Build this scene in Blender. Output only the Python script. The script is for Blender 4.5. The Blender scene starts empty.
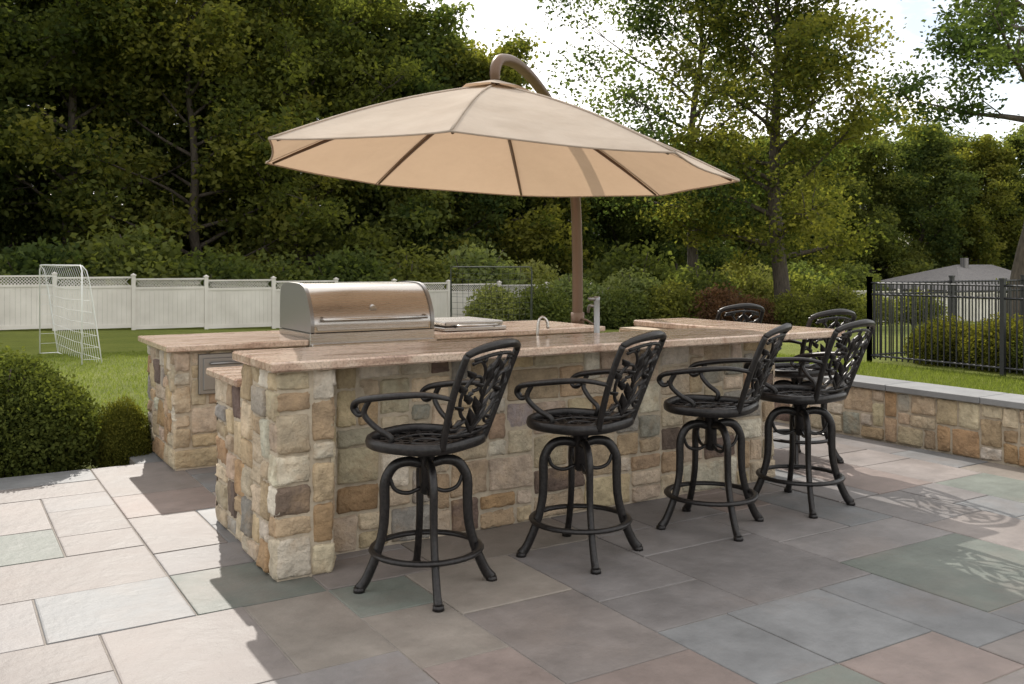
import bpy, math, random
import numpy as np
from mathutils import Vector, Matrix
R = np.random.default_rng(11)
random.seed(11)
S = bpy.context.scene
col = S.collection

# ------------------------------------------------------------------ materials
def mat(name, base=(0.5,0.5,0.5), rough=0.6, metal=0.0, spec=0.5):
    m = bpy.data.materials.new(name); m.use_nodes = True
    n = m.node_tree.nodes; l = m.node_tree.links
    b = n['Principled BSDF']
    b.inputs['Base Color'].default_value = (*base, 1)
    b.inputs['Roughness'].default_value = rough
    b.inputs['Metallic'].default_value = metal
    b.inputs['Specular IOR Level'].default_value = spec
    return m, n, l, b

def N(n, t, **kw):
    x = n.new(t)
    for k, v in kw.items():
        if k in x.inputs.keys(): x.inputs[k].default_value = v
        else: setattr(x, k, v)
    return x

def ramp(n, stops):
    r = n.new('ShaderNodeValToRGB')
    e = r.color_ramp.elements
    while len(e) < len(stops): e.new(0.5)
    for i, (p, c) in enumerate(stops):
        e[i].position = p; e[i].color = (*c, 1) if len(c) == 3 else c
    return r

def mix(n, l, typ, fac, a, b):
    m = n.new('ShaderNodeMix'); m.data_type = 'RGBA'; m.blend_type = typ
    for sock, v in ((m.inputs[0], fac), (m.inputs[6], a), (m.inputs[7], b)):
        if hasattr(v, 'links'): l.new(v, sock)
        elif isinstance(v, (int, float)): sock.default_value = v
        else: sock.default_value = (*v, 1)
    return m.outputs[2]

def bump(n, l, height, strength, dist, bsdf):
    b = n.new('ShaderNodeBump'); b.inputs['Strength'].default_value = strength
    b.inputs['Distance'].default_value = dist
    l.new(height, b.inputs['Height']); l.new(b.outputs[0], bsdf.inputs['Normal'])

def tinted(name, rough, nscale, bscale, bstr, bdist, stain=None, contrast=0.35, spec=0.5, roughvar=0, big=0):
    m, n, l, b = mat(name, rough=rough, spec=spec)
    at = N(n, 'ShaderNodeAttribute', attribute_name='tint')
    tc = n.new('ShaderNodeTexCoord')
    n1 = N(n, 'ShaderNodeTexNoise', Scale=nscale, Detail=7.0, Roughness=0.68)
    l.new(tc.outputs['Object'], n1.inputs['Vector'])
    r = ramp(n, [(0.3, (1-contrast,)*3), (0.7, (1+contrast*0.6,)*3)])
    l.new(n1.outputs[0], r.inputs[0])
    c = mix(n, l, 'MULTIPLY', 1.0, at.outputs['Color'], r.outputs[0])
    if stain:
        n2 = N(n, 'ShaderNodeTexNoise', Scale=nscale*0.45, Detail=6.0, Roughness=0.65)
        mp = N(n, 'ShaderNodeMapping'); mp.inputs['Location'].default_value = (7, 3, 1)
        l.new(tc.outputs['Object'], mp.inputs[0]); l.new(mp.outputs[0], n2.inputs['Vector'])
        r2 = ramp(n, [(0.5, (0, 0, 0)), (0.68, (stain[1],)*3)])
        l.new(n2.outputs[0], r2.inputs[0])
        c = mix(n, l, 'MIX', r2.outputs[0], c, stain[0])
    if big:
        n4 = N(n, 'ShaderNodeTexNoise', Scale=0.7, Detail=5.0, Roughness=0.6)
        l.new(tc.outputs['Object'], n4.inputs['Vector'])
        r4 = ramp(n, [(0.35, (1-big,)*3), (0.65, (1+big*.6,)*3)]); l.new(n4.outputs[0], r4.inputs[0])
        c = mix(n, l, 'MULTIPLY', 1.0, c, r4.outputs[0])
    l.new(c, b.inputs['Base Color'])
    n3 = N(n, 'ShaderNodeTexNoise', Scale=bscale, Detail=8.0, Roughness=0.6)
    l.new(tc.outputs['Object'], n3.inputs['Vector'])
    bump(n, l, n3.outputs[0], bstr, bdist, b)
    if roughvar:
        mr = N(n, 'ShaderNodeMapRange'); mr.inputs[3].default_value = rough-roughvar; mr.inputs[4].default_value = rough+roughvar
        l.new(n1.outputs[0], mr.inputs[0]); l.new(mr.outputs[0], b.inputs['Roughness'])
    return m

M = {}
M['stone'] = tinted('fieldstone', 0.9, 9, 20, 1.0, 0.03, stain=((0.42,0.29,0.17), 0.55), contrast=0.40)
M['mortar'] = tinted('mortar', 0.95, 20, 60, 0.5, 0.006, contrast=0.2)
M['paver'] = tinted('flagstone', 0.58, 3.6, 11, 0.45, 0.016, stain=((0.19,0.155,0.135), 0.42), contrast=0.28, roughvar=0.14, big=.15, spec=.32)
M['cap'] = tinted('bluestone_cap', 0.6, 4, 30, 0.3, 0.006, contrast=0.2)

# granite
m, n, l, b = mat('granite', rough=0.17, spec=0.6)
tc = n.new('ShaderNodeTexCoord'); mp = N(n, 'ShaderNodeMapping')
mp.inputs['Rotation'].default_value = (0, 0, 0.5); mp.inputs['Scale'].default_value = (1.2, 5, 3)
l.new(tc.outputs['Object'], mp.inputs[0])
w = N(n, 'ShaderNodeTexNoise', Scale=2.2, Detail=8.0, Roughness=0.62, Distortion=0.8); l.new(mp.outputs[0], w.inputs['Vector'])
r = ramp(n, [(0.28, (0.20,0.13,0.10)), (0.42, (0.43,0.30,0.23)), (0.55, (0.57,0.45,0.36)), (0.7, (0.47,0.33,0.26))])
l.new(w.outputs[0], r.inputs[0])
sp = N(n, 'ShaderNodeTexNoise', Scale=75.0, Detail=6.0, Roughness=0.75); l.new(tc.outputs['Object'], sp.inputs['Vector'])
r2 = ramp(n, [(0.36, (0.55,0.51,0.49)), (0.5, (1,1,1)), (0.66, (1.18,1.16,1.12))]); l.new(sp.outputs[0], r2.inputs[0])
l.new(mix(n, l, 'MULTIPLY', 1.0, r.outputs[0], r2.outputs[0]), b.inputs['Base Color'])
M['granite'] = m

# stainless
def steel(name, base, r0, r1):
    m, n, l, b = mat(name, base, 0.3, 1.0)
    tc = n.new('ShaderNodeTexCoord'); mp = N(n, 'ShaderNodeMapping'); mp.inputs['Scale'].default_value = (1.5, 90, 90)
    l.new(tc.outputs['Object'], mp.inputs[0])
    w = N(n, 'ShaderNodeTexNoise', Scale=3.0, Detail=4.0); l.new(mp.outputs[0], w.inputs['Vector'])
    mr = N(n, 'ShaderNodeMapRange'); mr.inputs[3].default_value = r0; mr.inputs[4].default_value = r1
    l.new(w.outputs[0], mr.inputs[0]); l.new(mr.outputs[0], b.inputs['Roughness'])
    w2 = N(n, 'ShaderNodeTexNoise', Scale=2.5, Detail=2.0); l.new(tc.outputs['Object'], w2.inputs['Vector'])
    ad = N(n, 'ShaderNodeMath', operation='ADD'); l.new(w.outputs[0], ad.inputs[0]); l.new(w2.outputs[0], ad.inputs[1])
    bump(n, l, ad.outputs[0], 0.08, 0.004, b)
    return m
M['steel'] = steel('stainless_steel', (0.46,0.43,0.40), .18, .36)
M['steeldk'] = steel('brushed_steel_dark', (0.27,0.265,0.26), .35, .5)
M['dark'] = mat('dark_recess', (0.02,0.02,0.02), 0.6)[0]

# cast metal
m, n, l, b = mat('cast_aluminum_bronze_black', (0.028,0.024,0.022), 0.36, 0.35)
tc = n.new('ShaderNodeTexCoord')
w = N(n, 'ShaderNodeTexNoise', Scale=70.0, Detail=4.0); l.new(tc.outputs['Object'], w.inputs['Vector'])
r = ramp(n, [(0.35, (0.010,0.009,0.009)), (0.7, (0.028,0.024,0.023))]); l.new(w.outputs[0], r.inputs[0])
l.new(r.outputs[0], b.inputs['Base Color']); bump(n, l, w.outputs[0], 0.3, 0.002, b)
M['cast'] = m
m, n, l, b = mat('umbrella_bronze', (0.12,0.07,0.042), 0.42, 0.4)
M['bronze'] = m
M['blackiron'] = mat('black_powdercoat', (0.02,0.02,0.022), 0.45, 0.2)[0]

def vinyl():
    m, n, l, b = mat('white_vinyl', (0.72,0.68,0.62), 0.5)
    tc = n.new('ShaderNodeTexCoord')
    w = N(n, 'ShaderNodeTexNoise', Scale=0.9, Detail=5.0); l.new(tc.outputs['Object'], w.inputs['Vector'])
    r = ramp(n, [(0.3, (0.54,0.505,0.46)), (0.7, (0.70,0.66,0.61))]); l.new(w.outputs[0], r.inputs[0])
    l.new(r.outputs[0], b.inputs['Base Color'])
    return m
M['vinyl'] = vinyl()
M['whitepaint'] = mat('white_paint', (0.7,0.7,0.69), 0.45)[0]

# fabric
def fabric():
    m = bpy.data.materials.new('canvas_fabric'); m.use_nodes = True
    n = m.node_tree.nodes; l = m.node_tree.links; n.remove(n['Principled BSDF'])
    out = n['Material Output']
    tc = n.new('ShaderNodeTexCoord')
    w = N(n, 'ShaderNodeTexNoise', Scale=2.2, Detail=7.0, Roughness=.65); l.new(tc.outputs['Object'], w.inputs['Vector'])
    r = ramp(n, [(0.3, (0.47,0.405,0.34)), (0.7, (0.59,0.52,0.445))]); l.new(w.outputs[0], r.inputs[0])
    d = n.new('ShaderNodeBsdfDiffuse'); t = n.new('ShaderNodeBsdfTranslucent')
    l.new(r.outputs[0], d.inputs[0]); t.inputs[0].default_value = (0.54,0.375,0.245,1)
    w2 = N(n, 'ShaderNodeTexNoise', Scale=5.0, Detail=3.0); l.new(tc.outputs['Object'], w2.inputs['Vector'])
    bp = n.new('ShaderNodeBump'); bp.inputs['Strength'].default_value = 0.5; bp.inputs['Distance'].default_value = 0.02
    l.new(w2.outputs[0], bp.inputs['Height']); l.new(bp.outputs[0], d.inputs['Normal']); l.new(bp.outputs[0], t.inputs['Normal'])
    mx = n.new('ShaderNodeMixShader'); mx.inputs[0].default_value = 0.33
    l.new(d.outputs[0], mx.inputs[1]); l.new(t.outputs[0], mx.inputs[2]); l.new(mx.outputs[0], out.inputs[0])
    return m
M['fabric'] = fabric()

def leafmat(name, c_dark, c_light, t_col, tmix=0.5):
    m = bpy.data.materials.new(name); m.use_nodes = True
    n = m.node_tree.nodes; l = m.node_tree.links
    n.remove(n['Principled BSDF']); out = n['Material Output']
    at = N(n, 'ShaderNodeAttribute', attribute_name='tint')
    oi = n.new('ShaderNodeObjectInfo')
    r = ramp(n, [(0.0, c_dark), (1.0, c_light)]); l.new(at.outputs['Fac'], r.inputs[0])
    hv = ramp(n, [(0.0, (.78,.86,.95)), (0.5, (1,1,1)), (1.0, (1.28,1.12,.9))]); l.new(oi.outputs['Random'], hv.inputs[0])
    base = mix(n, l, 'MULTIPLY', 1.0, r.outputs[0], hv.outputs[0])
    b = n.new('ShaderNodeBsdfDiffuse'); l.new(base, b.inputs[0])
    t = n.new('ShaderNodeBsdfTranslucent')
    c = mix(n, l, 'MULTIPLY', 1.0, base, t_col); l.new(c, t.inputs[0])
    mx = n.new('ShaderNodeMixShader'); mx.inputs[0].default_value = tmix
    l.new(b.outputs[0], mx.inputs[1]); l.new(t.outputs[0], mx.inputs[2]); l.new(mx.outputs[0], out.inputs[0])
    return m
M['leafA'] = leafmat('oak_leaves', (0.040,0.060,0.024), (0.12,0.145,0.045), (2.1,2.1,1.0))
M['leafB'] = leafmat('maple_leaves', (0.050,0.072,0.026), (0.155,0.17,0.052), (2.15,2.1,1.0))
M['leafC'] = leafmat('shrub_leaves', (0.06,0.082,0.028), (0.17,0.19,0.06), (2.0,1.95,0.95))
M['leafD'] = leafmat('pale_shrub_leaves', (0.10,0.13,0.05), (0.26,0.28,0.12), (2.0,2.0,1.0))
M['leafRed'] = leafmat('red_shrub_leaves', (0.09,0.05,0.03), (0.22,0.125,0.07), (1.6,1.3,0.9))
M['boxwood'] = leafmat('boxwood_leaves', (0.032,0.046,0.013), (0.14,0.15,0.036), (1.7,1.65,0.8), 0.4)
M['grassblade'] = leafmat('grass_blades', (0.085,0.115,0.024), (0.20,0.23,0.055), (1.7,1.7,0.9), 0.45)

m, n, l, b = mat('bark', (0.10,0.075,0.055), 0.9)
tc = n.new('ShaderNodeTexCoord'); mp = N(n, 'ShaderNodeMapping'); mp.inputs['Scale'].default_value = (6, 6, 1.2)
l.new(tc.outputs['Object'], mp.inputs[0]); w = N(n, 'ShaderNodeTexNoise', Scale=3.0, Detail=8.0); l.new(mp.outputs[0], w.inputs['Vector'])
r = ramp(n, [(0.3, (0.04,0.031,0.025)), (0.7, (0.11,0.088,0.068))]); l.new(w.outputs[0], r.inputs[0]); l.new(r.outputs[0], b.inputs['Base Color'])
bump(n, l, w.outputs[0], 0.8, 0.05, b)
M['bark'] = m

# lawn
m, n, l, b = mat('lawn_grass', rough=0.85, spec=0.1)
tc = n.new('ShaderNodeTexCoord')
w = N(n, 'ShaderNodeTexNoise', Scale=0.35, Detail=8.0, Roughness=0.7); l.new(tc.outputs['Object'], w.inputs['Vector'])
w2 = N(n, 'ShaderNodeTexNoise', Scale=14.0, Detail=8.0, Roughness=0.8); l.new(tc.outputs['Object'], w2.inputs['Vector'])
r = ramp(n, [(0.3, (0.10,0.13,0.024)), (0.7, (0.19,0.215,0.05))]); l.new(w.outputs[0], r.inputs[0])
r2 = ramp(n, [(0.3, (0.6,0.6,0.6)), (0.7, (1.35,1.3,1.2))]); l.new(w2.outputs[0], r2.inputs[0])
c = mix(n, l, 'MULTIPLY', 1.0, r.outputs[0], r2.outputs[0])
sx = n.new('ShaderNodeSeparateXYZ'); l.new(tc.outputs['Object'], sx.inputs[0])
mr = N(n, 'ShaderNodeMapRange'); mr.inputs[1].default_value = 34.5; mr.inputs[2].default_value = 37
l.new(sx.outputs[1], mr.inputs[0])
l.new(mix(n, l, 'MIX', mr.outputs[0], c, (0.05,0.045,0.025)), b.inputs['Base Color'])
bump(n, l, w2.outputs[0], 1.0, 0.06, b)
M['lawn'] = m
m, n, l, b = mat('roof_shingles', (0.22,0.21,0.21), 0.85)
tc = n.new('ShaderNodeTexCoord'); bt = N(n, 'ShaderNodeTexBrick', Scale=3.0)
bt.inputs['Color1'].default_value = (0.20,0.185,0.18,1); bt.inputs['Color2'].default_value = (0.14,0.13,0.13,1); bt.inputs['Mortar'].default_value = (0.10,0.10,0.10,1)
l.new(tc.outputs['Object'], bt.inputs['Vector']); l.new(bt.outputs[0], b.inputs['Base Color'])
M['roof'] = m
M['siding'] = mat('house_siding', (0.45,0.42,0.36), 0.7)[0]
M['glass'] = mat('window_glass', (0.03,0.035,0.04), 0.08)[0]
M['net'] = mat('white_net', (0.6,0.6,0.58), 0.7)[0]
M['netdark'] = mat('dark_net', (0.05,0.055,0.05), 0.7)[0]

# ------------------------------------------------------------------ mesh builder
class MB:
    def __init__(s): s.v=[]; s.f=[]; s.m=[]; s.c=[]; s.sm=[]
    def add(s, vs, fs, mi=0, c=(0.5,0.5,0.5), smooth=False):
        o=len(s.v); s.v += [tuple(map(float,p)) for p in vs]
        s.f += [tuple(o+i for i in f) for f in fs]; s.m += [mi]*len(fs); s.sm += [smooth]*len(fs)
        s.c += [c]*len(vs)
    def box(s, lo, hi, mi=0, c=(0.5,0.5,0.5), bev=0.0):
        x0,y0,z0=lo; x1,y1,z1=hi
        if bev<=0:
            vs=[(x,y,z) for z in (z0,z1) for y in (y0,y1) for x in (x0,x1)]
            fs=[(0,2,3,1),(4,5,7,6),(0,1,5,4),(2,6,7,3),(0,4,6,2),(1,3,7,5)]
            s.add(vs,fs,mi,c); return
        b=bev
        vs=[]
        for z,ins in ((z0,b),(z0+b,0),(z1-b,0),(z1,b)):
            for (sx,sy) in ((0,0),(1,0),(1,1),(0,1)):
                X=(x1 if sx else x0); Y=(y1 if sy else y0)
                dx=-1 if sx else 1; dy=-1 if sy else 1
                a=(X+dx*(b+ins*0.4), Y+dy*ins*1.0, z); e=(X+dx*ins*1.0, Y+dy*(b+ins*0.4), z)
                if (sx,sy) in ((0,0),(1,1)): vs += [e,a]
                else: vs += [a,e]
        fs=[tuple(range(7,-1,-1)), tuple(range(24,32))]
        for k in range(3):
            for i in range(8):
                j=(i+1)%8
                fs.append((k*8+i,k*8+j,(k+1)*8+j,(k+1)*8+i))
        s.add(vs,fs,mi,c)
    def tube(s, pts, rad, seg=8, mi=0, c=(0.5,0.5,0.5), sub=5, flat=None, smooth=True, closed=False):
        P=[Vector(p) for p in pts]; n=len(P)
        if np.isscalar(rad): rad=[rad]*n
        Q=[];RR=[]
        if sub>1:
            for i in range(n if closed else n-1):
                if closed: p0,p1,p2,p3=P[i-1],P[i],P[(i+1)%n],P[(i+2)%n]; r0,r1=rad[i],rad[(i+1)%n]
                else:
                    p1,p2=P[i],P[i+1]; p0=P[i-1] if i else p1*2-p2; p3=P[i+2] if i+2<n else p2*2-p1; r0,r1=rad[i],rad[i+1]
                for k in range(sub):
                    t=k/sub
                    Q.append(0.5*((2*p1)+(-p0+p2)*t+(2*p0-5*p1+4*p2-p3)*t*t+(-p0+3*p1-3*p2+p3)*t**3)); RR.append(r0+(r1-r0)*t)
            if not closed: Q.append(P[-1]); RR.append(rad[-1])
        else: Q=P; RR=list(rad)
        m=len(Q); T=[]
        for i in range(m):
            if closed: t=Q[(i+1)%m]-Q[i-1]
            else: t=Q[min(i+1,m-1)]-Q[max(i-1,0)]
            T.append(t.normalized() if t.length>1e-9 else Vector((0,0,1)))
        up=Vector((0,0,1)) if abs(T[0].z)<0.9 else Vector((1,0,0))
        nrm=(up-T[0]*up.dot(T[0])).normalized()
        vs=[]
        for i in range(m):
            nrm=(nrm-T[i]*nrm.dot(T[i])).normalized(); bn=T[i].cross(nrm)
            a,bb=(1,1) if flat is None else flat
            for k in range(seg):
                an=2*math.pi*k/seg
                vs.append(Q[i]+nrm*(math.cos(an)*RR[i]*a)+bn*(math.sin(an)*RR[i]*bb))
        fs=[]
        for i in range(m if closed else m-1):
            j=(i+1)%m
            for k in range(seg):
                k2=(k+1)%seg; fs.append((i*seg+k,i*seg+k2,j*seg+k2,j*seg+k))
        if not closed: fs.append(tuple(range(seg-1,-1,-1))); fs.append(tuple((m-1)*seg+k for k in range(seg)))
        s.add(vs,fs,mi,c,smooth)
    def mesh(s, name, mats):
        me=bpy.data.meshes.new(name); me.from_pydata(s.v,[],s.f)
        me.polygons.foreach_set('material_index', s.m); me.polygons.foreach_set('use_smooth', s.sm)
        a=me.attributes.new('tint','FLOAT_COLOR','POINT')
        cc=np.ones((len(s.v),4),dtype=np.float32); cc[:,:3]=np.array(s.c,dtype=np.float32).reshape(-1,3)
        a.data.foreach_set('color', cc.ravel())
        for k in mats: me.materials.append(M[k])
        me.update(); return me
    def obj(s, name, mats, parent=None):
        return mkobj(name, s.mesh(name, mats), parent)

def mkobj(name, me, parent=None, loc=(0,0,0), rz=0, sc=1):
    o=bpy.data.objects.new(name, me); col.objects.link(o)
    o.location=loc; o.rotation_euler=(0,0,rz); o.scale=(sc,)*3 if np.isscalar(sc) else sc
    if parent: o.parent=parent
    return o
def empty(name):
    o=bpy.data.objects.new(name,None); col.objects.link(o); o.empty_display_size=0.2; return o

def leaves(cent, size, tint, asp=0.62, vert=0.0):
    n=len(cent)
    a=R.normal(size=(n,3)); a[:,2]*=(0.7); a/=np.linalg.norm(a,axis=1)[:,None]
    b=R.normal(size=(n,3)); b-=a*(a*b).sum(1)[:,None]; b/=np.linalg.norm(b,axis=1)[:,None]
    L=a*size[:,None]*0.5; W=b*(size*asp)[:,None]*0.5
    v=np.stack([cent-L, cent+W-L*0.1, cent+L, cent-W-L*0.1],1).reshape(-1,3)
    f=np.arange(4*n).reshape(-1,4)
    return v,f,np.repeat(tint,4)

def add_leaves_mesh(mb, name, cent, size, tint, mats):
    v,f,t=leaves(cent,size,tint)
    nv=len(mb.v)
    vs=np.vstack([np.array(mb.v).reshape(-1,3), v]) if nv else v
    faces=mb.f+(f+nv).tolist()
    me=bpy.data.meshes.new(name); me.from_pydata(vs.tolist(),[],faces)
    me.polygons.foreach_set('material_index', mb.m+[1]*len(f))
    me.polygons.foreach_set('use_smooth', mb.sm+[False]*len(f))
    a=me.attributes.new('tint','FLOAT_COLOR','POINT')
    cc=np.ones((len(vs),4),dtype=np.float32); cc[nv:,0]=cc[nv:,1]=cc[nv:,2]=np.clip(t,0,1)
    if nv: cc[:nv,:3]=0.5
    a.data.foreach_set('color',cc.ravel())
    for k in mats: me.materials.append(M[k])
    me.update(); return me

def tree_mesh(name, seed, H, cr, tr, cb, nl, per, ls, leafm, sparse=1.0, lean=(0,0), dens=3, topr=0.35, low=1.0, wob=0.012):
    rr=np.random.default_rng(seed); mb=MB(); C=[];Rad=[]
    tp=[]
    nseg=8
    off=np.cumsum(rr.normal(0,wob*H,(nseg+1,2)),0); off[0]=0
    for i in range(nseg+1):
        t=i/nseg; tp.append(np.array([off[i,0]+lean[0]*t, off[i,1]+lean[1]*t, t*H*0.93]))
    rad=[tr*(1.25 if i==0 else 1)*(1-0.9*(i/nseg)**1.1) for i in range(nseg+1)]
    tp[0][2]=-0.6
    mb.tube(tp, rad, 10, 0, sub=3)
    for i in range(nl):
        t=cb+(1-cb)*(i+0.5*rr.random())/nl; t=min(t,0.97)
        f=t*nseg; k=min(int(f),nseg-1); base=tp[k]*(1-(f-k))+tp[k+1]*(f-k)
        u=(t-cb)/(1-cb)
        prof=(low+(1-low)*min(1,u*3.0))*(topr+(1-topr)*math.sqrt(max(0,1-u**2)))
        Ln=cr*prof*rr.uniform(0.65,1.15)
        az=i*2.39996+rr.normal(0,0.35); el=rr.uniform(0.05,0.45)+u*0.7
        d=np.array([math.cos(az)*math.cos(el),math.sin(az)*math.cos(el),math.sin(el)])
        p=[base]
        for q in range(1,5):
            d=d+np.array([rr.normal(0,.12),rr.normal(0,.12),rr.normal(0.03,.08)]); d/=np.linalg.norm(d)
            p.append(p[-1]+d*Ln/4)
        r0=tr*(1-0.85*t)*0.42+0.02
        mb.tube(p,[r0,r0*.75,r0*.5,r0*.3,r0*.12],6,0,sub=2)
        for q in range(1,5):
            ns=dens if q<4 else dens+1
            for s_ in range(ns):
                if q==1 and rr.random()<0.6: continue
                dd=d+rr.normal(0,0.75,3); dd/=np.linalg.norm(dd)
                sl=Ln*rr.uniform(0.12,0.36)
                e=p[q]+dd*sl
                mb.tube([p[q],p[q]+dd*sl*.5+rr.normal(0,.05,3),e],[r0*.22,r0*.15,r0*.05],4,0,sub=1)
                if rr.random()<sparse:
                    C.append(e); Rad.append(rr.uniform(0.35,0.9)*cr*0.18)
                    if rr.random()<0.5: C.append(p[q]+dd*sl*.5+rr.normal(0,.2,3)); Rad.append(rr.uniform(0.3,0.7)*cr*0.17)
    C=np.array(C);Rad=np.array(Rad); K=len(C)
    cnt=np.maximum((per*(Rad/Rad.mean())**1.4).astype(int),8)
    idx=np.repeat(np.arange(K),cnt)
    g=rr.normal(0,0.62,(len(idx),3)); g[:,2]*=0.62
    cent=C[idx]+g*Rad[idx][:,None]*1.25
    ct=rr.uniform(0.05,0.85,K)
    tint=ct[idx]+rr.normal(0,0.14,len(idx))+g[:,2]*0.12
    size=ls*rr.uniform(0.55,1.4,len(idx))
    me=add_leaves_mesh(mb,name,cent,size,tint,['bark',leafm]); return me

def bush_mesh(name, seed, rx, ry, h, nleaf, ls, leafm, lumps=14, fill=0.35):
    rr=np.random.default_rng(seed); mb=MB()
    for i in range(12):
        a=rr.uniform(0,6.28); e=np.array([math.cos(a)*rx*.6*rr.random(), math.sin(a)*ry*.6*rr.random(), h*rr.uniform(.5,.85)])
        mb.tube([(e[0]*.15,e[1]*.15,-.1), e*0.5+rr.normal(0,.03*h,3), e],[0.02*h,0.014*h,0.005*h],5,0,sub=2)
    C=[];Rd=[]
    for i in range(lumps):
        a=i*2.4; q=math.sqrt((i+.5)/lumps)*0.62
        zz=h*(0.66*math.sqrt(max(0,1-q*q*1.6)))*rr.uniform(.8,1.02)
        C.append((math.cos(a)*rx*q,math.sin(a)*ry*q,zz)); Rd.append(rr.uniform(.30,.40)*min((rx+ry)/2*1.1,h))
    for i in range(lumps):
        a=i*2.4+1; q=0.62
        C.append((math.cos(a)*rx*q,math.sin(a)*ry*q,h*rr.uniform(.22,.38))); Rd.append(rr.uniform(.30,.38)*min(rx,h))
    C=np.array(C);Rd=np.array(Rd)
    idx=rr.integers(0,len(C),nleaf)
    g=rr.normal(0,1,(nleaf,3)); g/=np.linalg.norm(g,axis=1)[:,None]
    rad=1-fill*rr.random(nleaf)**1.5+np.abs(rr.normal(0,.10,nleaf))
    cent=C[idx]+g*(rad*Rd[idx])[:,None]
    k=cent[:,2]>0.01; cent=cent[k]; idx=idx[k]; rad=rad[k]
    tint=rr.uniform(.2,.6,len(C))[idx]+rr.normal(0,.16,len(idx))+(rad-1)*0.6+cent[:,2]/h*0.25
    return add_leaves_mesh(mb,name,cent,ls*rr.uniform(.6,1.4,len(idx)),tint,['bark',leafm])

# ------------------------------------------------------------------ packing
def pack(nx, ny, rr, wr, hr):
    occ=np.zeros((ny,nx),bool); out=[]
    for j in range(ny):
        for i in range(nx):
            if occ[j,i]: continue
            mw=1
            while i+mw<nx and not occ[j,i+mw] and mw<wr[1]+1: mw+=1
            w=int(rr.integers(wr[0],wr[1]+1)); w=min(w,mw)
            if mw-w==1 and mw<=wr[1]+1: w=mw
            h=int(rr.integers(hr[0],hr[1]+1))
            if w>=3*h: h+=1
            h=min(h,ny-j)
            if ny-j-h==1: h+=1
            occ[j:j+h,i:i+w]=True; out.append((i,j,w,h))
    return out

PAL=[((.58,.47,.335),6.5),((.49,.38,.245),5),((.42,.30,.185),3),((.38,.235,.125),1.4),((.35,.32,.275),1.8),((.17,.12,.095),0.7),((.62,.55,.445),5),((.52,.43,.305),4)]
PW=np.array([p[1] for p in PAL]); PW/=PW.sum()
def stone_color(rr):
    c=np.array(PAL[rr.choice(len(PAL),p=PW)][0]); return tuple(np.clip(c*rr.uniform(.76,1.14)*(1+rr.normal(0,.025,3)),.03,.72))

def stone_panel(mb, O, U, Nn, w, h, seed, cell=(.062,.052)):
    rr=np.random.default_rng(seed)
    nx=max(2,round(w/cell[0])); ny=max(2,round(h/cell[1])); cu=w/nx; cv=h/ny
    O=np.array(O,float);U=np.array(U,float);Nn=np.array(Nn,float);V=np.array([0,0,1.])
    for (i,j,a,b) in pack(nx,ny,rr,(2,5),(2,4)):
        u0,u1=i*cu,(i+a)*cu; v0,v1=j*cv,(j+b)*cv; g=rr.uniform(.004,.008)
        u0+=g;u1-=g;v0+=g;v1-=g
        jit=rr.normal(0,.0034,(4,2))
        d=rr.uniform(.008,.022); tilt=rr.normal(0,.04,2)
        eu=.0045/(u1-u0); ev=.0045/(v1-v0)
        S_=[0,eu,eu*3,.22,.36,.5,.64,.78,1-eu*3,1-eu,1]; T_=[0,ev,ev*3,.25,.5,.75,1-ev*3,1-ev,1]; K=len(S_);J=len(T_)
        wa=rr.normal(0,.0022,(J,2)); wb=rr.normal(0,.0022,(K,2))
        vs=[]
        for tj,t in enumerate(T_):
            for si,s in enumerate(S_):
                cx=(1-s)*(1-t)*jit[0]+s*(1-t)*jit[1]+s*t*jit[2]+(1-s)*t*jit[3]
                uu=u0+(u1-u0)*s+cx[0]+wa[tj,0]*(1-s)+wa[tj,1]*s; vv=v0+(v1-v0)*t+cx[1]+wb[si,0]*(1-t)+wb[si,1]*t
                ring=min(si,K-1-si,tj,J-1-tj)
                if si in(0,1,K-2,K-1) and tj in(0,1,J-2,J-1):
                    uu+=(.0028 if si<4 else -.0028); vv+=(.0028 if tj<4 else -.0028)
                dep={0:-.010,1:d*.6,2:d*.95}.get(ring,d)+(0 if ring==0 else rr.normal(0,.0026)+tilt[0]*(s-.5)*.2+tilt[1]*(t-.5)*.2)
                vs.append(O+U*uu+V*vv+Nn*dep)
        fl=np.dot(np.cross(U,V),Nn)>0
        fs=[]
        for q in range(J-1):
            for p in range(K-1):
                f=(q*K+p,q*K+p+1,(q+1)*K+p+1,(q+1)*K+p); fs.append(f if fl else f[::-1])
        mb.add(vs,fs,1,stone_color(rr),True)

MC=(.44,.37,.28)
def stone_block(mb, x0,y0,x1,y1,z0,z1,seed,faces='xXyY'):
    mb.box((x0,y0,z0-.3),(x1,y1,z1),0,MC)
    if 'y' in faces: stone_panel(mb,(x0-.013,y0,z0),(1,0,0),(0,-1,0),x1-x0+.026,z1-z0,seed)
    if 'Y' in faces: stone_panel(mb,(x0-.013,y1,z0),(1,0,0),(0,1,0),x1-x0+.026,z1-z0,seed+1)
    if 'x' in faces: stone_panel(mb,(x0,y0-.013,z0),(0,1,0),(-1,0,0),y1-y0+.026,z1-z0,seed+2)
    if 'X' in faces: stone_panel(mb,(x1,y0-.013,z0),(0,1,0),(1,0,0),y1-y0+.026,z1-z0,seed+3)

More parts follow.
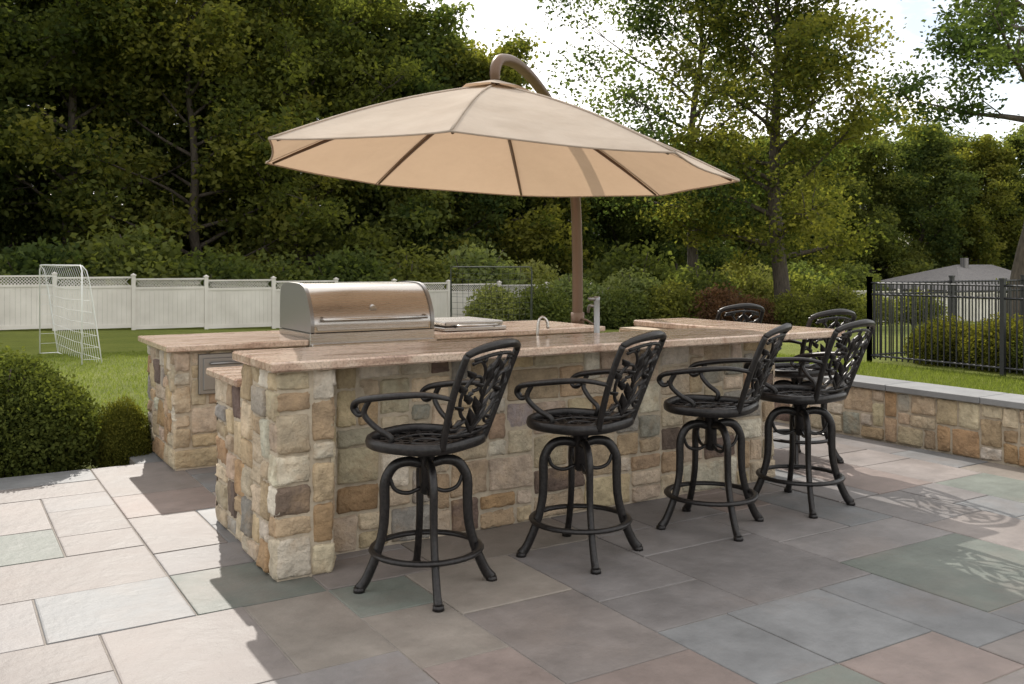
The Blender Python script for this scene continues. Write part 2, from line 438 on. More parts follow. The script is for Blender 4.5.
# ------------------------------------------------------------------ ground
def sm(t): t=np.clip(t,0,1); return t*t*(3-2*t)
def gz(x,y):
    t=sm((np.asarray(y,float)-9)/25.0); xc=np.clip(x,-20,60)
    return -0.14-t*(0.53+0.028*(xc-1.7)) + 0.0*xc
xs=np.unique(np.concatenate([np.linspace(-25,70,96),np.array([-900,-500,-250,-120,-60,-40,85,110,150,250,500,900])]))
ys=np.unique(np.concatenate([np.linspace(-10,50,61),np.array([-900,-400,-150,-60,-30,-18,60,80,120,200,400,900])]))
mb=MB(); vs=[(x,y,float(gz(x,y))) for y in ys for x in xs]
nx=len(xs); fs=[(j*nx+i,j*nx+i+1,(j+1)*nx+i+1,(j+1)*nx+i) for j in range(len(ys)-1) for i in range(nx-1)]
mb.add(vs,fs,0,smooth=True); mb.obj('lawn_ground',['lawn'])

# ------------------------------------------------------------------ patio
mb=MB()
PP=[((.205,.180,.168),4),((.190,.176,.172),4),((.145,.160,.140),1.4),((.225,.198,.172),2.2),((.170,.172,.175),3),((.215,.172,.155),2)]
pw=np.array([p[1] for p in PP]);pw/=pw.sum()
rp=np.random.default_rng(17)
def pave(x0,y0,x1,y1):
    nx=round((x1-x0)/.20);ny=round((y1-y0)/.20);cu=(x1-x0)/nx;cv=(y1-y0)/ny
    for (i,j,a,b) in pack(nx,ny,rp,(2,4),(2,4)):
        u0,u1,v0,v1=x0+i*cu,x0+(i+a)*cu,y0+j*cv,y0+(j+b)*cv
        g=rp.uniform(.0025,.0045); u0+=g;u1-=g;v0+=g;v1-=g
        c=np.array(PP[rp.choice(len(PP),p=pw)][0])*rp.uniform(.82,1.15)
        zt=rp.normal(0,.0012); tx,ty=rp.normal(0,.0018,2); e=.006
        vs=[]
        for ins,z in ((0,-.04),(0,-.004),(e*.5,-.001),(e*1.6,0)):
            for (x,y) in ((u0+ins,v0+ins),(u1-ins,v0+ins),(u1-ins,v1-ins),(u0+ins,v1-ins)):
                vs.append((x,y,z+zt+tx*(x-(u0+u1)/2)+ty*(y-(v0+v1)/2)))
        fs=[(12,13,14,15)]
        for k in range(3):
            for q in range(4):
                r_=(q+1)%4; fs.append((k*4+q,k*4+r_,k*4+4+r_,k*4+4+q))
        mb.add(vs,fs,1,tuple(c))
pave(-7.0,-4.0,6.95,7.6); pave(1.30,7.6,6.95,9.3)
mb.box((-7.0,-4.0,-.5),(6.95,7.6,-.006),0,(.24,.215,.19))
mb.box((1.30,7.6,-.5),(6.95,9.3,-.0065),0,(.24,.215,.19))
mb.obj('patio_paving',['mortar','paver'])

# ------------------------------------------------------------------ bar and kitchen island
bar=empty('stone_bar_counter')
mb=MB()
stone_block(mb,1.40,4.43,1.68,5.0,0,1.02,21,'xyX')
stone_block(mb,1.68,4.68,5.08,5.0,0,1.02,31,'yX')
stone_block(mb,1.43,5.0,4.7,5.68,0,0.87,41,'xY')
stone_block(mb,4.7,5.0,5.08,5.95,0,1.02,51,'xXY')
mb.obj('stone_walls',['mortar','stone'],bar)
mb=MB()
mb.box((1.35,4.36,1.021),(4.90,5.06,1.071),0,bev=.009)
mb.box((4.903,4.36,1.021),(5.47,6.03,1.071),0,bev=.009)
mb.box((1.37,5.063,0.872),(4.68,5.72,0.915),0,bev=.008)
mb.obj('granite_slabs',['granite'],bar)

isl=empty('stone_grill_island'); mb=MB()
stone_block(mb,1.50,7.18,5.38,8.18,0,0.885,71,'xXyY')
mb.obj('stone_walls',['mortar','stone'],isl)
mb=MB()
mb.box((1.42,7.10,.887),(2.50,8.24,.935),0,bev=.008)
mb.box((2.503,7.86,.887),(3.597,8.24,.935),0,bev=.008)
mb.box((3.60,7.10,.887),(5.44,8.24,.935),0,bev=.008)
mb.obj('granite_slabs',['granite'],isl)
mb=MB()
for (a,b_,z0,z1) in ((1.66,2.08,.56,.86),(3.75,4.35,.2,.80),(2.55,3.55,.12,.60)):
    mb.box((a,7.130,z0),(b_,7.19,z1),0,bev=.004)
    mb.box((a+.03,7.117,z0+.03),(b_-.03,7.135,z1-.03),0,bev=.004)
    mb.tube([(a+.08,7.12,z1-.07),(a+.08,7.085,z1-.07),(b_-.08,7.085,z1-.07),(b_-.08,7.12,z1-.07)],.009,8,0,sub=1)
mb.obj('steel_access_doors',['steeldk'],isl)

# ------------------------------------------------------------------ grill
g=empty('built_in_gas_grill'); mb=MB()
x0,x1=2.50,3.60
mb.box((x0,7.08,.70),(x1,7.86,.985),0,bev=.006)
mb.box((x0,7.03,.72),(x1,7.083,.90),0,bev=.008)
prof=[(7.09,.99),(7.085,1.06),(7.105,1.14),(7.155,1.235),(7.22,1.312),(7.30,1.352),(7.42,1.366),(7.68,1.366),(7.78,1.345),(7.835,1.27),(7.845,.99)]
pv=[Vector((0,a,b_)) for a,b_ in prof]; Q=[]
for i in range(len(pv)-1):
    p1,p2=pv[i],pv[i+1]; p0=pv[i-1] if i else p1*2-p2; p3=pv[i+2] if i+2<len(pv) else p2*2-p1
    for k in range(4):
        t=k/4; Q.append(0.5*((2*p1)+(-p0+p2)*t+(2*p0-5*p1+4*p2-p3)*t*t+(-p0+3*p1-3*p2+p3)*t**3))
Q.append(pv[-1]); m_=len(Q)
a0,a1=x0+.035,x1-.035
vs=[(a0,q.y,q.z) for q in Q]+[(a1,q.y,q.z) for q in Q]
fs=[(i,i+1,m_+i+1,m_+i) for i in range(m_-1)]
mb.add(vs,fs,0,smooth=True)
cy,cz=7.45,1.1
for (xa,xb) in ((x0+.005,x0+.035),(x1-.035,x1-.005)):
    o=[(q.y+(q.y-cy)*.03,q.z+(q.z-.99)*.03) for q in Q]
    vs=[(xa,a_,b_) for a_,b_ in o]+[(xb,a_,b_) for a_,b_ in o]
    mm=len(o)
    fs=[tuple(range(mm)),tuple(range(2*mm-1,mm-1,-1))]+[(i,mm+i,mm+i+1,i+1) for i in range(mm-1)]
    mb.add(vs,fs,1)
mb.box((x0+.06,7.072,1.0),(x1-.06,7.09,1.035),0,bev=.003)
mb.obj('hood_and_body',['steel','steeldk'],g)
mb=MB()
mb.tube([(x0+.10,7.10,1.10),(x0+.10,7.025,1.09),(x1-.10,7.025,1.09),(x1-.10,7.10,1.10)],.014,10,0,sub=1)
for i in range(5):
    xx=x0+.15+i*.195
    mb.tube([(xx,7.04,.81),(xx,6.985,.81)],[.026,.022],14,0,sub=1,smooth=False)
mb.tube([((x0+x1)/2,7.135,1.175),((x0+x1)/2,7.105,1.165)],[.030,.030],18,0,sub=1,smooth=False)
mb.obj('handle_and_knobs',['steel'],g)
mb=MB(); mb.box((x0+.04,7.10,.984),(x1-.04,7.80,.989),0); mb.obj('cooking_grate',['dark'],g)

sb=empty('side_burner'); mb=MB()
mb.box((3.78,7.25,.937),(4.42,7.95,.97),0,bev=.006)
mb.box((3.80,7.27,.978),(4.40,7.93,1.02),0,bev=.010)
mb.tube([(3.9,7.26,.985),(3.9,7.215,.985),(4.3,7.215,.985),(4.3,7.26,.985)],.009,8,0,sub=1)
mb.obj('burner_box_and_lid',['steel'],sb)

def faucet(name,x,y,z,h,r,reach,d):
    mb=MB(); dx,dy=d
    mb.tube([(x,y,z),(x,y,z+.03)],[r*2.0,r*1.8],16,0,sub=1)
    mb.tube([(x,y,z),(x,y,z+h*.6),(x+dx*reach*.15,y+dy*reach*.15,z+h*.92),(x+dx*reach*.5,y+dy*reach*.5,z+h),(x+dx*reach*.88,y+dy*reach*.88,z+h*.9),(x+dx*reach,y+dy*reach,z+h*.72)],r,10,0)
    mb.tube([(x+.0,y,z+.05),(x+.05,y+.02,z+.075)],r*.6,8,0,sub=1)
    return mb.obj(name,['steel'])
faucet('sink_faucet',3.38,5.15,.915,.27,.010,.07,(.9,-.43))
mb=MB()
tx,ty=3.92,5.22
mb.tube([(tx,ty,.915),(tx,ty,.93),(tx,ty,.94),(tx,ty,1.28),(tx,ty,1.305),(tx,ty,1.31)],[.036,.036,.021,.021,.024,.014],18,0,sub=1)
mb.tube([(tx,ty+.02,1.24),(tx+.0,ty+.09,1.24),(tx,ty+.10,1.19)],[.011,.011,.009],8,0,sub=2)
mb.tube([(tx-.07,ty,1.295),(tx,ty,1.29)],[.012,.013],10,0,sub=1)
mb.obj('beverage_tap',['steeldk'])

# ------------------------------------------------------------------ bar stools
def stool_mesh():
    mb=MB(); T=mb.tube
    for k in range(4):
        a=math.pi/4+k*math.pi/2; c,s=math.cos(a),math.sin(a)
        P=[(.02,.585),(.09,.60),(.155,.582),(.197,.51),(.200,.40),(.207,.29),(.238,.17),(.285,.06),(.320,.012)]
        T([(c*r,s*r,z) for r,z in P],[.020,.021,.022,.022,.021,.020,.020,.021,.024],8,flat=(1.15,.9))
        T([(c*.320,s*.320,.02),(c*.320,s*.320,0)],[.026,.028],10,sub=1)
        P=[(.03,.47),(.09,.45),(.15,.47),(.178,.53)]
        T([(c*r,s*r,z) for r,z in P],.010,6)
    def ring(r,z,t,n=28,flat=None): T([(math.cos(i*2*math.pi/n)*r,math.sin(i*2*math.pi/n)*r,z) for i in range(n)],t,8,sub=1,closed=True,flat=flat)
    ring(.255,.185,.017,flat=(.8,1.25))
    T([(0,0,.44),(0,0,.45),(0,0,.60),(0,0,.64),(0,0,.665)],[.02,.034,.034,.05,.10],16,sub=1)
    mb.box((-.11,-.11,.655),(.11,.11,.675),0,bev=.004)
    def se(an,s=1):
        c,s_=math.cos(an),math.sin(an); e=2/2.8
        return (s*.255*math.copysign(abs(c)**e,c), s*.245*math.copysign(abs(s_)**e,s_)+.0)
    n=36
    T([(*se(i*2*math.pi/n),.70+.008*math.sin(i*2*math.pi/n)**2) for i in range(n)],.021,8,sub=1,closed=True,flat=(1.3,.8))
    T([(*se(i*2*math.pi/n,.62),.693) for i in range(n)],.008,6,sub=1,closed=True)
    T([(*se(i*2*math.pi/n,.28),.688) for i in range(n)],.009,6,sub=1,closed=True)
    for k in range(-7,8):
        for sgn in (1,-1):
            off=k*.058; pts=[]
            for t in np.linspace(-.36,.36,25):
                x=t*.7071+off*.7071; y=sgn*(t*.7071-off*.7071)
                if (abs(x)/.25)**2.8+(abs(y)/.24)**2.8<1: pts.append((x,y,.694-.012*(1-(x*x+y*y)/.06)))
            if len(pts)>2: T([pts[0],pts[len(pts)//2],pts[-1]],.0085,5,sub=1,flat=(.6,1.3),smooth=False)
    vs=[(0,0,.676)]+[(*se(i*2*math.pi/n,.97),.688) for i in range(n)]
    mb.add(vs,[(0,1+i,1+(i+1)%n) for i in range(n)],0,smooth=True)
    def B(s,t): return (s, -.205-.17*t+.03*t*(1-t)-.055*(1-(s/.24)**2)*(.25+.75*t), .70+.46*t)
    def W(t): return .175+.045*math.sin(min(t,1)*math.pi*.62)
    for sg in (-1,1):
        T([B(sg*W(t),t) for t in (0,.2,.4,.6,.8,.95)],.017,8)
    top=[B(-W(.95),.95),B(-.17,1.00),B(-.08,1.035),B(0,1.045),B(.08,1.035),B(.17,1.00),B(W(.95),.95)]
    T(top,[.017,.018,.021,.023,.021,.018,.017],8)
    T([B(-W(.14),.14),B(0,.11),B(W(.14),.14)],.012,7)
    T([B(-.165,.90),B(-.08,.935),B(0,.945),B(.08,.935),B(.165,.90)],.009,6)
    T([B(0,.12),B(.012,.35),B(-.012,.6),B(0,.96)],.010,6)
    for sg in (-1,1):
        T([B(0,.13),B(sg*.06,.25),B(sg*.13,.36),B(sg*.165,.55),B(sg*.13,.72),B(sg*.07,.70),B(sg*.065,.6),B(sg*.1,.58)],.009,6)
        T([B(0,.5),B(sg*.05,.60),B(sg*.06,.76),B(sg*.12,.88),B(sg*.17,.86)],.0085,6)
        T([B(sg*.17,.2),B(sg*.12,.2),B(sg*.09,.28),B(sg*.12,.33)],.008,6)
        for (s0,t0,s1,t1) in ((.01,.2,.075,.40),(.0,.32,.07,.52),(.0,.62,.045,.84),(.08,.28,.15,.22),(.13,.38,.185,.44),
                              (.155,.55,.2,.66),(.13,.70,.185,.80),(.06,.74,.0,.90),(.10,.58,.13,.50),(.05,.60,.11,.66),(.10,.84,.10,.95),(.03,.16,.12,.13),(.09,.44,.15,.56)):
            T([B(sg*s0,t0),B(sg*(s0*.6+s1*.4)+.004,t0*.6+t1*.4+.01),B(sg*s1,t1)],[.006,.021,.003],6,sub=4,flat=(.45,1.25))
    for sg in (-1,1):
        p=B(sg*W(.5),.52)
        T([p,(sg*.245,-.18,.955),(sg*.275,-.04,.945),(sg*.285,.10,.925),(sg*.278,.19,.905),(sg*.268,.222,.872),(sg*.262,.20,.842),(sg*.262,.17,.85),(sg*.264,.172,.868)],
          [.015,.018,.022,.022,.020,.017,.015,.013,.009],8,flat=(.75,1.25))
        T([(sg*.28,.12,.92),(sg*.282,.15,.85),(sg*.262,.10,.79),(sg*.238,.03,.745),(sg*.235,.04,.70)],.014,8)
    return mb.mesh('bar_stool_mesh',['cast'])
SM=stool_mesh()
D=math.radians
for i,(x,y,rot) in enumerate([(1.99,4.00,28),(2.91,4.02,23),(3.88,4.05,29),(4.70,4.10,10),(5.72,5.02,-5),(5.86,6.05,-10)]):
    o=mkobj('bar_stool',SM,loc=(x,y,0.001),rz=D(rot))

# ------------------------------------------------------------------ cantilever umbrella
um=empty('patio_umbrella')
rx=np.array([.851,-.525,0]); fy=np.array([.525,.851,0]); C0=np.array([3.44,5.80,0])
def cz_(p):
    return 2.205-.052*np.dot(p,rx)-.024*np.dot(p,fy)
Rr=1.73; rise=.63; mb=MB(); NR=12; NA=10
def canopy(rho,k,f):
    a0=D(83+45*k);a1=D(83+45*(k+1))
    c0=rx*math.cos(a0)+fy*math.sin(a0); c1=rx*math.cos(a1)+fy*math.sin(a1)
    p=(c0*(1-f)+c1*f)*Rr*rho
    edge=4*f*(1-f)
    p=p*(1-.022*edge*rho**3)
    prof=rise*(1-rho)+.05*math.sin(math.pi*rho)
    sag=-.035*edge*math.sin(math.pi*min(rho,1)*.9)*rho + .004*math.sin(rho*37+k*2+f*5)*edge*rho
    z=cz_(p)+prof+sag
    q=C0+p; return (q[0],q[1],z)
for k in range(8):
    vs=[canopy(i/NR,k,j/NA) for i in range(NR+1) for j in range(NA+1)]
    fs=[(i*(NA+1)+j,(i+1)*(NA+1)+j,(i+1)*(NA+1)+j+1,i*(NA+1)+j+1) for i in range(NR) for j in range(NA)]
    mb.add(vs,fs,0,smooth=True)
    e=[canopy(1,k,j/NA) for j in range(NA+1)]
    mb.tube(e,.007,5,0,sub=1)
    P=[canopy(i/NR,k,0) for i in range(NR+1)]
    mb.tube([(p[0],p[1],p[2]+.004) for p in P],.008,5,0,sub=1)
mb.obj('canopy',['fabric'],um)
mb=MB(); vs=[]
for i in range(4):
    for k in range(8):
        a=D(83+45*k); rho=i/3*.26
        p=(rx*math.cos(a)+fy*math.sin(a))*rho; vs.append((*(C0+p)[:2],cz_(p)+rise+.04-.30*rho*(1)))
fs=[(i*8+k,(i+1)*8+k,(i+1)*8+(k+1)%8,i*8+(k+1)%8) for i in range(3) for k in range(8)]
mb.add(vs,fs,0,smooth=True); mb.obj('vent_cap',['fabric'],um)
mb=MB()
for k in range(8):
    P=[canopy(r_,k,0) for r_ in (0.03,.25,.5,.75,.97)]
    mb.tube([(p[0],p[1],p[2]-.024) for p in P],[.014,.014,.014,.013,.009],6,0,sub=2)
    q=canopy(.42,k,0); mb.tube([(q[0],q[1],q[2]-.03),(C0[0]+(q[0]-C0[0])*.08,C0[1]+(q[1]-C0[1])*.08,2.50)],.009,6,0,sub=1)
mb.tube([(C0[0],C0[1],2.46),(C0[0],C0[1],2.54),(C0[0],C0[1],2.90)],[.045,.045,.03],12,0,sub=1)
mb.obj('ribs_and_hub',['bronze'],um)
mb=MB()
mb.tube([(5.70,7.92,-.1),(5.72,7.95,1.0),(5.70,7.93,1.7),(5.60,7.83,2.25),(5.25,7.48,2.68),(4.75,6.98,2.93),(4.25,6.5,3.04),(3.80,6.08,3.075),(3.53,5.87,3.04),(3.44,5.80,2.95),(3.44,5.80,2.86)],
  [.058,.058,.056,.054,.050,.046,.044,.044,.042,.04,.036],14,0)
mb.box((5.68,7.30,0.005),(5.76,8.55,.06),0,bev=.006); mb.box((5.47,7.88,0.065),(6.2,7.96,.11),0,bev=.006)
mb.tube([(5.72,7.95,.0),(5.72,7.95,.28)],[.09,.085],16,0,sub=1)
mb.tube([(5.72,7.95,.85),(5.72,7.95,1.02)],[.072,.072],14,0,sub=1)
mb.tube([(5.72,7.88,.95),(5.72,7.80,.95),(5.80,7.78,.9)],.012,8,0,sub=1)
mb.obj('pole_and_arm',['bronze'],um)

# ------------------------------------------------------------------ low stone wall (right)
lw=empty('low_stone_wall'); mb=MB()
stone_block(mb,6.97,-3.0,7.28,8.6,0,.44,91,'xY')
mb.obj('stone_face',['mortar','stone'],lw)
mb=MB(); y=-3.05; rc=np.random.default_rng(3)
while y<8.65:
    L=rc.uniform(.75,1.1); y2=min(y+L,8.68)
    mb.box((6.925,y+.003,.442),(7.335,y2-.003,.495),0,tuple(np.array((.20,.20,.20))*rc.uniform(.85,1.15)),bev=.005); y=y2
mb.obj('bluestone_cap',['cap'],lw)

# ------------------------------------------------------------------ fences
wf=MB(); YF=34.0; X=-26.0; P_=2.44
while X<74:
    z=float(gz(X,YF)); z2=float(gz(X+P_,YF)); zt=(z+z2)/2
    wf.box((X-.065,YF-.065,z-.2),(X+.065,YF+.065,z+1.86),0); wf.box((X-.085,YF-.085,z+1.86),(X+.085,YF+.085,z+1.90),0)
    wf.add([(X-.07,YF-.07,z+1.90),(X+.07,YF-.07,z+1.90),(X+.07,YF+.07,z+1.90),(X-.07,YF+.07,z+1.90),(X,YF,z+1.95)],[(0,1,4),(1,2,4),(2,3,4),(3,0,4)],0)
    a,b_=X+.066,X+P_-.066
    for (h0,h1) in ((.05,.18),(1.42,1.50),(1.74,1.80)):
        wf.box((a,YF-.04,zt+h0),(b_,YF+.04,zt+h1),0)
    n_=15; wd=(b_-a)/n_
    for i in range(n_): wf.box((a+i*wd+.002,YF-.015,zt+.18),(a+(i+1)*wd-.002,YF+.015,zt+1.42),0)
    hh=.24; st=.10; i=-3
    while a+i*st<b_:
        for sg in (1,-1):
            xa=a+i*st; xb=xa+hh
            pts=[(xa,1.50),(xb,1.74)] if sg>0 else [(xa,1.74),(xb,1.50)]
            if xa>=a-.001 and xb<=b_+.001:
                (p0,q0),(p1,q1)=pts; t=.016; yy=YF+(.006 if sg>0 else -.006)
                wf.add([(p0-t,yy,zt+q0),(p0+t,yy,zt+q0),(p1+t,yy,zt+q1),(p1-t,yy,zt+q1)],[(0,1,2,3)],0)
        i+=1
    X+=P_
wf.obj('white_vinyl_fence',['vinyl'])

bf=MB()
def iron(xa,ya,xb,yb):
    L=math.hypot(xb-xa,yb-ya); ux,uy=(xb-xa)/L,(yb-ya)/L; n_=int(L/.105)
    for i in range(n_+1):
        x=xa+ux*i*L/n_; y=ya+uy*i*L/n_; z=float(gz(x,y))
        if i%22==0 or i==n_: 
            bf.box((x-.032,y-.032,z-.1),(x+.032,y+.032,z+1.42),0); bf.box((x-.04,y-.04,z+1.42),(x+.04,y+.04,z+1.45),0)
        else: bf.box((x-.009,y-.009,z+.06),(x+.009,y+.009,z+1.36),0)
    for h in (.12,1.15,1.34):
        k=int(L/1.2)+1
        for i in range(k):
            p=[xa+ux*L*i/k,ya+uy*L*i/k]; q=[xa+ux*L*(i+1)/k,ya+uy*L*(i+1)/k]
            bf.tube([(p[0],p[1],float(gz(*p))+h),(q[0],q[1],float(gz(*q))+h)],.017,4,0,sub=1,smooth=False)
iron(13.4,-6,13.4,10.2); iron(13.4,10.2,42,10.2)
bf.obj('black_iron_fence',['blackiron'])

# ------------------------------------------------------------------ sports nets
def net_frame(name,O,ux,w,h,depth,fm,nm,tr,cell=.16,nt=.004):
    mb=MB(); u=np.array([ux[0],ux[1],0.]); v=np.array([-ux[1],ux[0],0.]); O=np.array(O,float); Z=np.array([0,0,1.])
    A=lambda s,t,d: tuple(O+u*s*w+Z*t*h+v*d*depth)
    mb.tube([A(0,0,0),A(0,.95,0),A(.03,1,0),A(.97,1,0),A(1,.95,0),A(1,0,0)],tr,8,0,sub=1)
    mb.tube([A(0,0,0),A(0,0,1),A(1,0,1),A(1,0,0)],tr*.8,8,0,sub=1)
    for s in (0,1): mb.tube([A(s,1,0),A(s,.85,.35),A(s,0,1)],tr*.7,8,0,sub=3)
    nn=int(w/cell)
    for i in range(nn+1):
        s=i/nn; mb.tube([A(s,1,0),A(s,.75,.38),A(s,0.02,.97)],nt,4,1,sub=2,smooth=False)
    mm=int(h/cell)
    for j in range(mm+1):
        t=j/mm; d=(1-t)**.8*.97
        mb.tube([A(0,t,0),A(0,t,d),A(.5,t-.02,d+.02),A(1,t,d),A(1,t,0)],nt,4,1,sub=1,smooth=False)
    return mb.obj(name,[fm,nm])
net_frame('soccer_goal',(1.9,22.7,float(gz(1.9,22.7))),(.08,-.997),4.2,1.93,.36,'whitepaint','net',.014,.2,.004)
net_frame('practice_net',(12.3,23.2,float(gz(12.3,23.2))),(.86,-.50),2.3,2.05,1.0,'netdark','netdark',.016,.16,.004)

# ------------------------------------------------------------------ house beyond
hs=empty('neighbor_house'); mb=MB()
hx,hy,hz=58.5,37.5,-2.75
mb.box((hx,hy,hz),(hx+12,hy+8,hz+2.4),0)
mb.obj('walls',['siding'],hs)
mb=MB()
vs=[(hx-.6,hy-.6,hz+2.4),(hx+12.6,hy-.6,hz+2.4),(hx+12.6,hy+8.6,hz+2.4),(hx-.6,hy+8.6,hz+2.4),(hx+6,hy+4,hz+4.1),(hx+10.5,hy+4,hz+4.1)]
mb.add(vs,[(0,1,5,4),(2,3,4,5),(1,2,5),(3,0,4),(0,3,2,1)],0); mb.obj('roof',['roof'],hs)
mb=MB()
for i in range(3):
    mb.box((hx+1.5+i*3.8,hy-.05,hz+.9),(hx+2.9+i*3.8,hy+.02,hz+2.0),0)
mb.box((hx-.05,hy+3,hz+.9),(hx+.02,hy+4.4,hz+2.0),0)
mb.obj('windows',['glass'],hs)
mb=MB(); mb.box((hx+6,hy+3.3,hz+3.6),(hx+6.4,hy+3.7,hz+4.6),0); mb.obj('chimney',['roof'],hs)

# ------------------------------------------------------------------ vegetation
TR={}
TR['a']=tree_mesh('oak_a',1,18.5,5.6,.30,.10,34,95,.25,'leafA',topr=.3)
TR['b']=tree_mesh('oak_b',2,17.0,5.2,.26,.08,34,95,.25,'leafB',topr=.3)
TR['c']=tree_mesh('maple_c',3,13.0,4.6,.24,.10,28,100,.25,'leafB',topr=.35)
TR['d']=tree_mesh('oak_d',4,11.0,4.3,.22,.10,26,100,.24,'leafA',topr=.35)
TR['big1']=tree_mesh('big_oak',8,18.0,5.4,.36,.18,30,115,.20,'leafB',sparse=.80,topr=.45,dens=3,low=.7,wob=.005)
TR['big2']=tree_mesh('big_oak2',9,17.5,6.8,.30,.26,26,105,.20,'leafA',sparse=.78,topr=.5,dens=3,low=.6,wob=.007)
TR['right']=tree_mesh('right_tree',12,14.5,4.0,.30,.40,18,105,.15,'leafA',sparse=.8,topr=.55,lean=(.6,-.8))
tl=empty('distant_treeline')
rt=np.random.default_rng(21)
def put(k,x,y,s=1.0,parent=tl,name='deciduous_tree'):
    return mkobj(name,TR[k],parent,(x,y,float(gz(x,y))-.1),rt.uniform(0,6.28),(s*rt.uniform(.93,1.07),s*rt.uniform(.93,1.07),s))
for i,x in enumerate(np.arange(-13,21,4.6)):
    put('ab'[i%2],x+rt.normal(0,.6),45+rt.normal(0,1.6),rt.uniform(.88,1.12))
for i,x in enumerate(np.arange(-16,24,5.0)):
    put('ba'[i%2],x+rt.normal(0,.5),54+rt.normal(0,1.4),rt.uniform(1.0,1.15))
for x,y,k,s in [(22.5,45,'c',1.13),(26.5,45,'c',1.06),(30.5,46,'d',1.0),(35,45,'d',.88),(39,44,'d',.82),(25,52,'c',1.15),(30,53,'c',1.0),(36,52,'d',.95),(42,50,'d',.95),
                (46,50,'d',.9),(50,47,'d',1.02),(55,51,'c',.92),(60,52,'c',.95),(65,50,'c',1.0),(70,48,'c',1.05),(74,45,'c',.98),(79,44,'c',1.08),(85,41,'c',1.0),(91,39,'c',1.0),(58,58,'d',1.15),(68,56,'c',1.05),(78,52,'c',1.1),(88,47,'c',1.1),(98,40,'c',1.1)]:
    put(k,x,y,s)
BU={}
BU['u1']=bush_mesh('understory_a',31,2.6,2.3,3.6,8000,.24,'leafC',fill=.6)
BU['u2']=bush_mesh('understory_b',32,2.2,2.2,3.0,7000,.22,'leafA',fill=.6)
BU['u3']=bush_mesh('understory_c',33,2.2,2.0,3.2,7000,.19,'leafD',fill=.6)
us=empty('understory_shrubs')
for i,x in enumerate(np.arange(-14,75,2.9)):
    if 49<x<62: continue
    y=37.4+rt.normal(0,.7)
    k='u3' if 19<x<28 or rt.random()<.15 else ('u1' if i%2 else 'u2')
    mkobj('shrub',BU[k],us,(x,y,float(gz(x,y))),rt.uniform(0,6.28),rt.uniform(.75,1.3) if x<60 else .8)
for i,x in enumerate(np.arange(-24,110,5.2)):
    y=61+rt.normal(0,1)
    mkobj('shrub',BU['u1' if i%2 else 'u2'],us,(x,y,float(gz(x,y))-.3),rt.uniform(0,6.28),rt.uniform(1.7,2.2))
put('big1',31.3,28.0,1.0,None,'oak_tree')
put('big2',29.0,31.5,1.0,None,'oak_tree')
put('right',25.9,14.95,1.0,None,'oak_tree')
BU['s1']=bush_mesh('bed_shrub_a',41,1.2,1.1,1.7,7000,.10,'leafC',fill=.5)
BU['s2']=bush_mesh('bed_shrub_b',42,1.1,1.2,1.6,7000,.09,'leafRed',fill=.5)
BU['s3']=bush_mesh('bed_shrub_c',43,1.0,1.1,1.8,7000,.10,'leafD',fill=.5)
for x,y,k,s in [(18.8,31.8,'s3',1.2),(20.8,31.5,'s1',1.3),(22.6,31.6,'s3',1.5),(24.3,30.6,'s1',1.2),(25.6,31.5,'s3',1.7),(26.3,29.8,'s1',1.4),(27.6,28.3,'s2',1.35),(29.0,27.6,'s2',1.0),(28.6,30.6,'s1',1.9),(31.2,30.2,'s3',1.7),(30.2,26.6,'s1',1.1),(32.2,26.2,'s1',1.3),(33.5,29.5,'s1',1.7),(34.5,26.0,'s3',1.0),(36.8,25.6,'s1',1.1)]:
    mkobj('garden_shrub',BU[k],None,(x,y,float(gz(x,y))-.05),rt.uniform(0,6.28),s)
BX=bush_mesh('boxwood_a',51,.62,.55,.88,60000,.028,'boxwood',fill=.28,lumps=18)
for x,y,s in [(.50,8.28,(1.12,1.1,1.22)),(-.62,8.35,(1.08,1.1,1.2)),(-1.8,8.3,1.2),(1.28,8.14,(.42,.5,.72))]:
    mkobj('boxwood_shrub',BX,None,(x,y,-.14),rt.uniform(0,6.28),s)
HB=bush_mesh('hedge_b',52,.75,.7,.95,20000,.045,'boxwood',fill=.3,lumps=16)
hd=empty('boxwood_hedge')
for i,y in enumerate(np.arange(-3,9.6,.95)):
    x=14.3+rt.normal(0,.06); mkobj('boxwood_plant',HB,hd,(x,y,float(gz(x,y))-.05),rt.uniform(0,6.28),rt.uniform(.92,1.08))

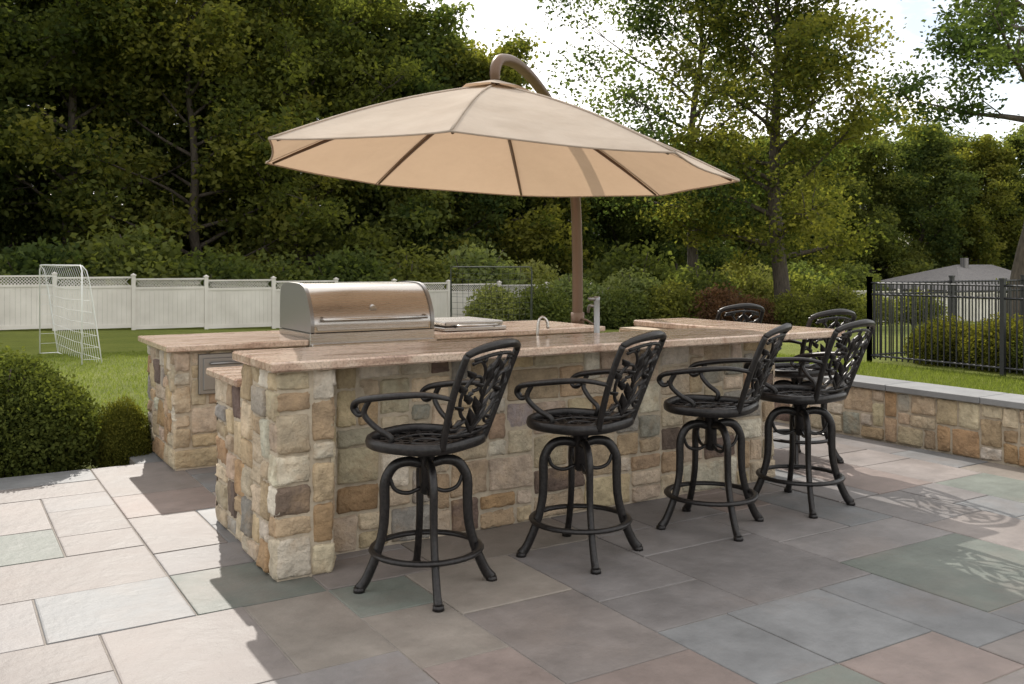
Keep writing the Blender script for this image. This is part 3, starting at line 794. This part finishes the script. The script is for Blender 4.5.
def blades(n,x0,x1,y0,y1,bias=1.0):
    x=R.uniform(x0,x1,n); y=y0+(y1-y0)*R.random(n)**bias
    z=gz(x,y); h=R.uniform(.03,.065,n); a=R.uniform(0,6.28,n); w=R.uniform(.003,.006,n)
    lx=R.normal(0,.02,n); ly=R.normal(0,.02,n)
    p0=np.stack([x-np.cos(a)*w,y-np.sin(a)*w,z-.005],1);p1=np.stack([x+np.cos(a)*w,y+np.sin(a)*w,z-.005],1);p2=np.stack([x+lx,y+ly,z+h],1)
    return np.stack([p0,p1,p2],1).reshape(-1,3)
V=np.vstack([blades(110000,7.34,13.3,1.5,13),blades(60000,-3,5,9.35,22,1.4)])
me=bpy.data.meshes.new('grass'); me.from_pydata(V.tolist(),[],np.arange(len(V)).reshape(-1,3).tolist())
a=me.attributes.new('tint','FLOAT_COLOR','POINT'); t=np.repeat(R.uniform(0,1,len(V)//3),3)
a.data.foreach_set('color',np.stack([t,t,t,np.ones_like(t)],1).astype(np.float32).ravel()); me.materials.append(M['grassblade'])
mkobj('lawn_grass_blades',me)

# ------------------------------------------------------------------ light
az=D(12.6); el=D(38.5)
sd=Vector((math.sin(az)*math.cos(el),math.cos(az)*math.cos(el),math.sin(el)))
L=bpy.data.lights.new('sun','SUN'); L.energy=4.8; L.angle=D(.5); L.color=(1,.94,.86)
o=bpy.data.objects.new('sun',L); col.objects.link(o); o.rotation_euler=sd.to_track_quat('Z','Y').to_euler()
w=bpy.data.worlds.new('World'); S.world=w; w.use_nodes=True
n=w.node_tree.nodes; l=w.node_tree.links; bg=n['Background']
sky=n.new('ShaderNodeTexSky'); sky.sky_type='NISHITA'; sky.sun_disc=False; sky.sun_elevation=el; sky.sun_rotation=az
sky.dust_density=1.0
tc=n.new('ShaderNodeTexCoord'); mp=n.new('ShaderNodeMapping'); mp.inputs['Scale'].default_value=(1,1,2.6)
l.new(tc.outputs['Generated'],mp.inputs[0])
nz=n.new('ShaderNodeTexNoise'); nz.inputs['Scale'].default_value=3.2; nz.inputs['Detail'].default_value=8; nz.inputs['Roughness'].default_value=.6
l.new(mp.outputs[0],nz.inputs['Vector'])
rm=ramp(n,[(.37,(.25,.25,.25)),(.56,(1,1,1))]); l.new(nz.outputs[0],rm.inputs[0])
c=mix(n,l,'MIX',rm.outputs[0],sky.outputs[0],(13.2,12.9,12.4))
l.new(c,bg.inputs[0]); bg.inputs[1].default_value=.145

# ------------------------------------------------------------------ camera
cam=bpy.data.cameras.new('camera'); co=bpy.data.objects.new('camera',cam); col.objects.link(co)
co.location=(0,0,1.55); co.rotation_euler=(D(90),0,D(-31.7))
cam.sensor_width=36; cam.lens=32.7; cam.shift_y=-80/1024; cam.clip_end=3000; cam.clip_start=.05
S.camera=co
S.view_settings.view_transform='Standard'; S.view_settings.look='None'; S.view_settings.exposure=0
